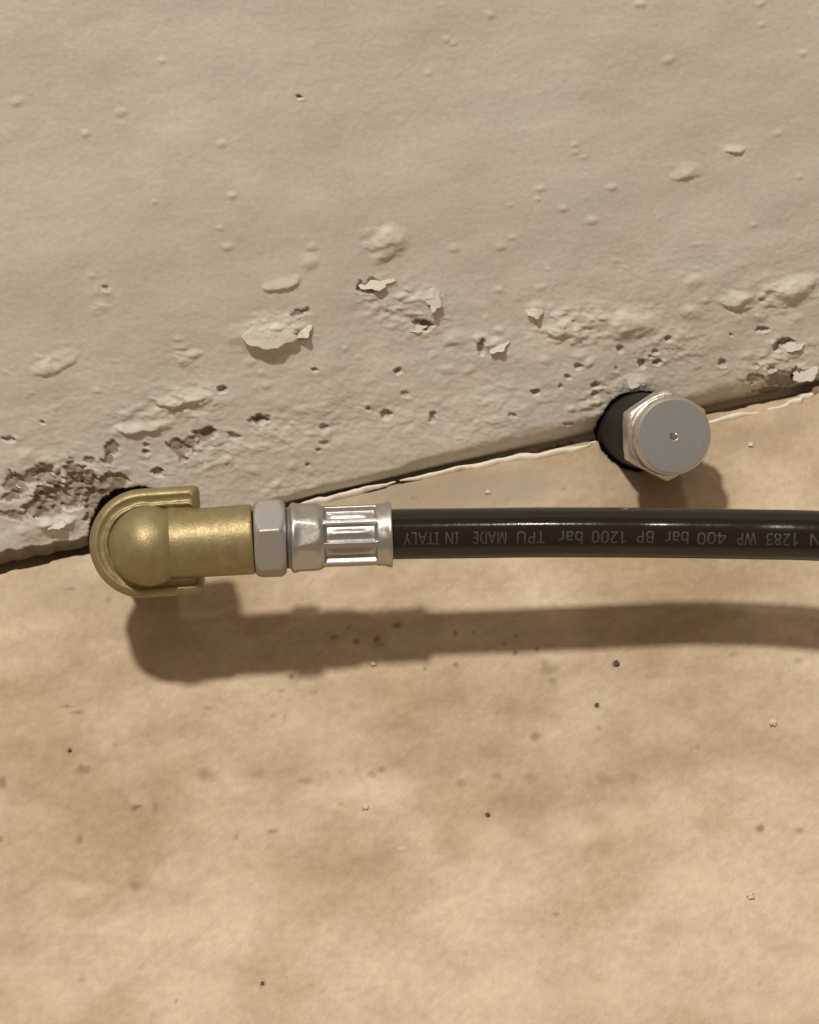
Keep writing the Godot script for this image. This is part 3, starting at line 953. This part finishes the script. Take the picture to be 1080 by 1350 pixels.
	["crumble", 66.00, 7.05, 10.30, 4.69, -0.01, 0.33],
	["crumble", 37.25, 6.88, 7.62, 5.44, -0.05, 0.33],
	["crumble", -32.80, 21.94, 10.76, 4.38, -0.08, 0.36],
	["crumble", -53.36, 13.55, 10.72, 6.52, -0.14, 0.40],
	["crumble", -26.31, 13.76, 13.33, 5.25, -0.08, 0.30],
	["crumble", -8.91, 13.66, 14.72, 6.60, -0.08, 0.17],
	["crumble", 48.44, 14.47, 10.20, 4.02, -0.08, 0.26],
	["crumble", -28.13, 30.66, 4.78, 2.78, -0.23, 0.26],
	["crumble", 17.10, 10.24, 15.00, 6.71, -0.05, 0.17],
	["crumble", -40.29, 42.36, 2.62, 2.89, 0.69, 0.20],
	["crumble", -48.97, 34.79, 5.85, 1.99, 0.15, 0.20],
	["crumble", -16.67, 4.67, 12.30, 3.49, -0.05, 0.20],
	["crumble", 62.97, 44.57, 5.03, 1.51, -0.14, 0.20],
	["crumble", 54.59, 42.79, 4.54, 2.00, -0.21, 0.17],
	["crumble", 25.74, 64.66, 60.02, 10.67, -0.20, 0.03],
	["pale", 42.82, 10.35, 2.33, 1.86, -0.23, 0.90],
	["pale", -40.51, 10.44, 3.15, 2.62, -0.24, 0.60],
	["pale", -53.33, 19.53, 2.37, 0.77, -0.23, 0.60],
	["bump", -52.25, 7.06, 1.68, 0.93, -0.05, 0.70],
	["bump", -55.85, 7.41, 1.91, 0.79, 0.05, 0.60],
	["bump", -57.22, 9.64, 1.43, 0.66, -0.24, 0.50],
	["stain", -56.01, 9.61, 1.20, 0.79, -0.24, 0.70]]
const FLAKES := [
	[-15.17, 30.94, 4.32, 2.15, 0.75, -0.11],
	[-10.13, 30.32, 1.55, 1.01, 0.90, 0.33],
	[2.91, 35.77, 2.77, 1.00, 1.00, -0.00],
	[11.35, 31.05, 1.22, 1.78, 0.70, -0.04],
	[42.79, 10.09, 1.82, 1.73, 0.60, -0.23],
	[20.68, 20.68, 1.71, 0.78, 0.80, 0.15],
	[27.36, 25.37, 1.38, 1.16, 0.80, -0.22],
	[71.33, 4.45, 2.14, 1.22, 1.20, 0.24],
	[69.91, 9.57, 1.66, 0.80, 0.80, 0.05],
	[7.84, 26.63, 1.84, 0.64, 0.60, -0.13],
	[-54.05, 7.24, 1.80, 0.66, 0.80, 0.05],
	[-57.99, 14.66, 1.48, 0.65, 0.70, -0.79]]
const LIPS := [[Vector2(-16.93, -0.81), Vector2(-13.45, -1.08), Vector2(-9.71, -0.84), Vector2(-5.85, -1.02), Vector2(-1.39, -1.05), Vector2(0.82, -1.22)],
	[Vector2(1.58, -1.17), Vector2(5.63, -1.01), Vector2(10.76, -1.02), Vector2(15.83, -0.75), Vector2(20.96, -0.62), Vector2(25.37, -0.22), Vector2(29.19, 0.02), Vector2(32.45, -0.04), Vector2(34.80, -0.49)],
	[Vector2(53.45, 0.56), Vector2(55.81, 0.56), Vector2(59.08, 0.65), Vector2(62.60, 0.79)],
	[Vector2(64.08, 0.72), Vector2(66.54, 0.89), Vector2(69.06, 0.47), Vector2(71.28, -0.18), Vector2(73.85, -1.07), Vector2(77.82, -1.74)]]
const FLOOR_MARKS := [
	["stain", 26.13, 39.66, 0.89, 0.83, 0.25, 1.00],
	["stain", 21.06, 45.83, 0.59, 0.65, 0.25, 0.92],
	["stain", -59.69, 32.73, 0.58, 0.64, 0.25, 0.92],
	["stain", -51.51, 44.53, 1.01, 0.39, 0.25, 0.92],
	["stain", -52.14, 44.76, 0.58, 0.31, 0.25, 0.80],
	["stain", -61.02, 47.58, 0.86, 1.08, 0.25, 0.52],
	["stain", -58.04, 36.45, 1.89, 0.96, 0.25, 0.52],
	["stain", -58.51, 35.81, 0.73, 0.64, 0.25, 0.69],
	["stain", -40.44, 41.94, 2.03, 1.43, 0.25, 0.46],
	["stain", -32.48, 43.62, 1.31, 1.27, 0.25, 0.29],
	["stain", -54.38, 56.88, 1.42, 1.21, 0.25, 0.52],
	["stain", -54.02, 56.23, 2.27, 1.83, 0.25, 0.23],
	["stain", -23.61, 28.79, 0.74, 0.83, 0.25, 0.86],
	["stain", -23.36, 29.27, 1.63, 1.32, 0.25, 0.29],
	["stain", -25.79, 30.81, 0.74, 0.49, 0.25, 0.57],
	["stain", -21.07, 32.45, 1.03, 0.82, 0.25, 0.34],
	["stain", -10.84, 30.06, 0.59, 0.67, 0.25, 0.69],
	["stain", -39.37, 76.72, 0.56, 0.58, 0.25, 0.80],
	["stain", -52.21, 76.14, 0.42, 0.43, 0.25, 0.69],
	["stain", 10.39, 48.42, 1.17, 1.13, 0.25, 0.57],
	["stain", -0.26, 59.27, 0.72, 0.78, 0.25, 0.80],
	["stain", 5.35, 77.13, 0.56, 0.45, 0.25, 0.69],
	["stain", 39.22, 71.71, 0.86, 0.78, 0.25, 0.69],
	["stain", 44.88, 73.56, 0.72, 0.78, 0.25, 0.46],
	["stain", -58.72, 25.10, 1.18, 0.33, 0.25, 0.57],
	["stain", -57.43, 26.51, 1.47, 0.33, 0.25, 0.69],
	["stain", -32.41, 53.61, 1.44, 0.47, 0.25, 0.57],
	["stain", -37.94, 53.07, 0.57, 0.77, 0.25, 0.46],
	["stain", -48.75, 44.86, 0.72, 0.78, 0.25, 0.34],
	["stain", -48.91, 45.60, 0.58, 1.10, 0.25, 0.29],
	["stain", -2.82, 53.29, 1.16, 1.11, 0.25, 0.46],
	["stain", 2.83, 53.32, 1.16, 1.11, 0.25, 0.40],
	["stain", 7.71, 55.24, 1.74, 1.43, 0.25, 0.29],
	["stain", 15.70, 38.05, 1.78, 1.16, 0.25, 0.40],
	["stain", 15.19, 36.82, 0.74, 0.83, 0.25, 0.34],
	["stain", 15.72, 40.10, 1.19, 0.66, 0.25, 0.40],
	["stain", 11.35, 33.76, 0.60, 0.67, 0.25, 0.80],
	["stain", 14.77, 33.96, 0.45, 0.67, 0.25, 0.69],
	["stain", -3.24, 32.99, 0.45, 0.50, 0.25, 0.69],
	["stain", 1.65, 33.58, 0.59, 0.50, 0.25, 0.57],
	["stain", -15.71, 23.96, 0.90, 0.67, 0.25, 0.69],
	["stain", -12.43, 25.64, 0.75, 0.67, 0.25, 0.86],
	["stain", -9.18, 25.93, 0.75, 0.84, 0.25, 0.86],
	["stain", -5.56, 24.37, 1.05, 0.68, 0.25, 0.69],
	["stain", -12.98, 22.86, 0.60, 0.51, 0.25, 0.57],
	["stain", -9.10, 27.06, 1.49, 0.67, 0.25, 0.46],
	["stain", 2.99, 28.12, 0.60, 0.67, 0.25, 0.69],
	["stain", 10.06, 31.76, 0.60, 0.67, 0.25, 0.57],
	["stain", 12.15, 30.92, 0.60, 0.51, 0.25, 0.57],
	["stain", 5.96, 28.61, 0.45, 0.51, 0.25, 0.57],
	["stain", 18.46, 57.77, 1.45, 1.90, 0.25, 0.29],
	["stain", 22.96, 58.94, 0.87, 1.43, 0.25, 0.34],
	["stain", 15.85, 58.40, 1.30, 1.11, 0.25, 0.23],
	["stain", 30.84, 68.51, 1.73, 1.56, 0.25, 0.17],
	["stain", -15.67, 48.25, 1.16, 0.95, 0.25, 0.40],
	["stain", -14.02, 47.89, 0.73, 0.80, 0.25, 0.57],
	["stain", -17.67, 46.68, 0.73, 0.80, 0.25, 0.34],
	["stain", -25.46, 46.75, 2.03, 0.63, 0.25, 0.34],
	["stain", 53.86, 46.18, 0.89, 0.67, 0.25, 0.34],
	["stain", 44.52, 42.65, 1.49, 0.84, 0.25, 0.29],
	["stain", 20.28, 49.65, 0.59, 0.49, 0.25, 0.46],
	["stain", 20.06, 44.22, 0.44, 0.49, 0.25, 0.34],
	["stain", -21.37, 51.98, 0.87, 0.47, 0.25, 0.34],
	["stain", -26.41, 35.51, 0.44, 0.98, 0.25, 0.34],
	["stain", -28.03, 34.69, 0.74, 0.49, 0.25, 0.34],
	["stain", -37.77, 30.81, 1.18, 0.49, 0.25, 0.40],
	["stain", 5.64, 43.17, 0.59, 0.65, 0.25, 0.34],
	["stain", -70.67, 35.27, 0.87, 1.43, 0.25, 0.57],
	["stain", -72.64, 44.43, 0.72, 0.62, 0.25, 0.57],
	["stain", -54.24, 4.82, 0.91, 0.52, 0.25, 0.69],
	["stain", -48.79, 8.36, 0.60, 1.03, 0.25, 0.34],
	["stain", 2.91, 2.30, 0.77, 0.54, 0.25, 0.34],
	["stain", 34.07, 56.56, 0.44, 0.96, 0.25, 0.34],
	["pale", 15.74, 64.84, 13.90, 3.49, 0.10, 0.72],
	["pale", -1.62, 62.89, 6.88, 3.09, 0.25, 0.51],
	["pale", 31.24, 80.25, 8.41, 1.94, 0.52, 0.87],
	["pale", 25.57, 75.65, 5.76, 3.05, 0.07, 0.51],
	["pale", 39.30, 91.60, 5.48, 5.33, 0.82, 0.58],
	["pale", -52.40, 30.77, 3.52, 3.37, 0.25, 0.43],
	["pale", -64.26, 55.44, 6.76, 2.18, 0.14, 0.65],
	["pale", 4.77, 89.87, 22.21, 3.48, 0.25, 0.51],
	["pale", -70.69, 71.46, 6.65, 5.80, 0.25, 0.58],
	["pale", 29.84, 98.77, 9.97, 3.00, 0.25, 0.65],
	["pale", -48.98, 75.91, 13.33, 3.25, 0.25, 0.43],
	["pale", 16.56, 89.33, 7.81, 4.69, 0.25, 0.43],
	["pale", -24.01, 38.15, 4.69, 3.37, 0.25, 0.36],
	["pale", -41.60, 63.19, 16.93, 4.82, 0.16, 0.29],
	["pale", -19.65, 49.83, 4.17, 2.52, 0.25, 0.29],
	["pale", -67.57, 63.83, 0.56, 0.36, 0.25, 1.00],
	["pale", -14.23, 61.27, 1.03, 0.43, 0.25, 1.00],
	["pale", 34.30, 81.80, 0.79, 0.67, 0.25, 1.00],
	["pale", -66.31, 41.59, 4.61, 2.26, 0.25, 0.36],
	["pale", -51.30, 42.90, 1.45, 2.52, -0.87, 0.43],
	["bare", 11.05, 2.93, 29.77, 4.60, 0.13, 0.75],
	["bare", 36.39, 8.77, 9.90, 3.17, 0.25, 0.30],
	["bare", 58.89, 5.62, 7.64, 2.65, 0.05, 0.35],
	["bare", 66.49, 4.55, 6.47, 2.67, -0.03, 0.35],
	["bare", -58.23, 4.49, 10.79, 3.03, 0.09, 0.25],
	["bare", -13.18, 3.25, 9.82, 3.11, 0.25, 0.40],
	["stain", -7.15, 47.84, 17.52, 4.86, 0.14, 0.20],
	["stain", 5.46, 58.95, 6.98, 3.26, 0.07, 0.15],
	["stain", 25.58, 56.34, 15.16, 4.35, 0.25, 0.15],
	["stain", -10.38, 41.69, 9.42, 2.59, 0.45, 0.13],
	["stain", 11.31, 42.62, 30.68, 3.93, 0.25, 0.10],
	["stain", 20.84, 83.13, 7.82, 2.15, 0.44, 0.10],
	["stain", 5.33, 37.68, 23.70, 2.64, 0.25, 0.06],
	["stain", 46.84, 8.51, 7.45, 5.81, 0.25, 0.12],
	["stain", 24.12, 91.29, 6.70, 1.64, 0.25, 0.10],
	["stain", -73.33, 61.11, 3.37, 3.57, 0.25, 0.10]]
const GRIT := [
	["pale grain of grit on bare floor near the right edge, below the hose shadow", 46.44, 55.68, 0.71, "pale"],
	["flat white grain of grit low on the right side of the floor", 34.35, 81.73, 0.68, "pale"],
	["tiny pale grain of grit on the floor to the right of the grey plug", 59.23, 6.64, 0.50, "pale"],
	["tiny pale grain of grit between the wall foot and the hose", 14.85, 4.54, 0.56, "pale"],
	["pale grain of grit in mid floor below the hose shadow, left of centre", -18.04, 53.40, 0.58, "pale"],
	["dark brown crumb just under the lower edge of the hose shadow, right of centre", 26.17, 39.57, 0.71, "dark"],
	["small dark crumb on the floor below the larger crumb, right of centre", 21.10, 45.74, 0.47, "dark"],
	["dark crumb on the floor close to the left edge, below the elbow shadow", -59.70, 32.63, 0.47, "dark"],
	["speckled crumb in the middle of the open floor right of centre", -0.23, 59.18, 0.46, "dark"],
	["dark crumb low on the left half of the floor near the bottom edge", -39.37, 76.65, 0.39, "dark"],
	["pale crumb touching the lower edge of the hose shadow near the ferrule end", -10.85, 30.09, 0.48, "pale"]]

# ---------------------------------------------------------------- the scene
func _ready() -> void:
	# camera
	var cam := Camera3D.new()
	cam.name = "camera"
	add_child(cam)
	cam.fov = CAM_FOV
	cam.near = 0.02
	cam.far = 20.0
	cam.look_at_from_position(CAM_AT * MM, CAM_TO * MM, Vector3.UP)
	cam.current = true
	# dim room light from all round, and one lamp overhead
	var env := Environment.new()
	env.background_mode = Environment.BG_COLOR
	env.background_color = Color(0.30, 0.205, 0.135).linear_to_srgb()
	env.background_energy_multiplier = 1.0
	env.tonemap_mode = Environment.TONE_MAPPER_LINEAR
	env.tonemap_exposure = 0.95
	env.sdfgi_enabled = true
	env.ssao_enabled = true
	env.ssil_enabled = true
	var we := WorldEnvironment.new()
	we.name = "world_environment"
	we.environment = env
	add_child(we)
	var lamp := OmniLight3D.new()
	lamp.name = "room_lamp"
	add_child(lamp)
	lamp.position = LAMP_AT * MM
	lamp.light_color = Color(1.0, 0.965, 0.91)
	lamp.light_energy = 0.83
	lamp.light_size = 0.031
	lamp.omni_range = 6.0
	lamp.omni_attenuation = 2.0
	lamp.shadow_enabled = true
	var second := OmniLight3D.new()                 # unseen weak light, added only to put a highlight on the hose
	second.name = "far_lamp"
	add_child(second)
	second.position = LAMP2_AT * MM
	second.light_color = Color(1.0, 0.96, 0.9)
	second.light_energy = 0.12
	second.light_size = 0.03
	second.omni_range = 8.0
	second.omni_attenuation = 2.0
	second.shadow_enabled = true
	# noise fields (their scale: about one swing per 100 units of argument for soft, 60 for rough, 30 for grain)
	soft.noise_type = FastNoiseLite.TYPE_SIMPLEX_SMOOTH
	soft.seed = 11
	soft.frequency = 0.022
	soft.fractal_octaves = 3
	rough.noise_type = FastNoiseLite.TYPE_SIMPLEX_SMOOTH
	rough.seed = 5
	rough.frequency = 0.018
	rough.fractal_octaves = 4
	grain.noise_type = FastNoiseLite.TYPE_SIMPLEX_SMOOTH
	grain.seed = 23
	grain.frequency = 0.03
	grain.fractal_octaves = 2
	rng.seed = 4
	hole_axes.append((BALL - VIEW_BACK * 5.0 - lean * (WALL_HOLES[0][0] as Vector3)).normalized())
	hole_axes.append((PLUG - lean * (WALL_HOLES[1][0] as Vector3)).normalized())
	# the surfaces
	var wm := StandardMaterial3D.new()
	wm.vertex_color_use_as_albedo = true
	wm.roughness = 0.62
	wm.metallic_specular = 0.35
	wm.normal_enabled = true
	wm.normal_texture = noise_tex(0.025, 3, 4, true, 5.0)
	wm.normal_scale = 0.2
	wm.uv1_triplanar = true
	wm.uv1_scale = Vector3.ONE * 70.0
	build_wall(wm)
	var gm := StandardMaterial3D.new()
	gm.vertex_color_use_as_albedo = true
	gm.roughness = 0.7
	gm.metallic_specular = 0.3
	gm.normal_enabled = true
	gm.normal_texture = noise_tex(0.03, 9, 4, true, 5.0)
	gm.normal_scale = 0.45
	gm.uv1_triplanar = true
	gm.uv1_scale = Vector3.ONE * 60.0
	build_floor(gm)
	# the fittings and the hose
	build_elbow()
	build_hose()
	build_plug()
	build_grit()
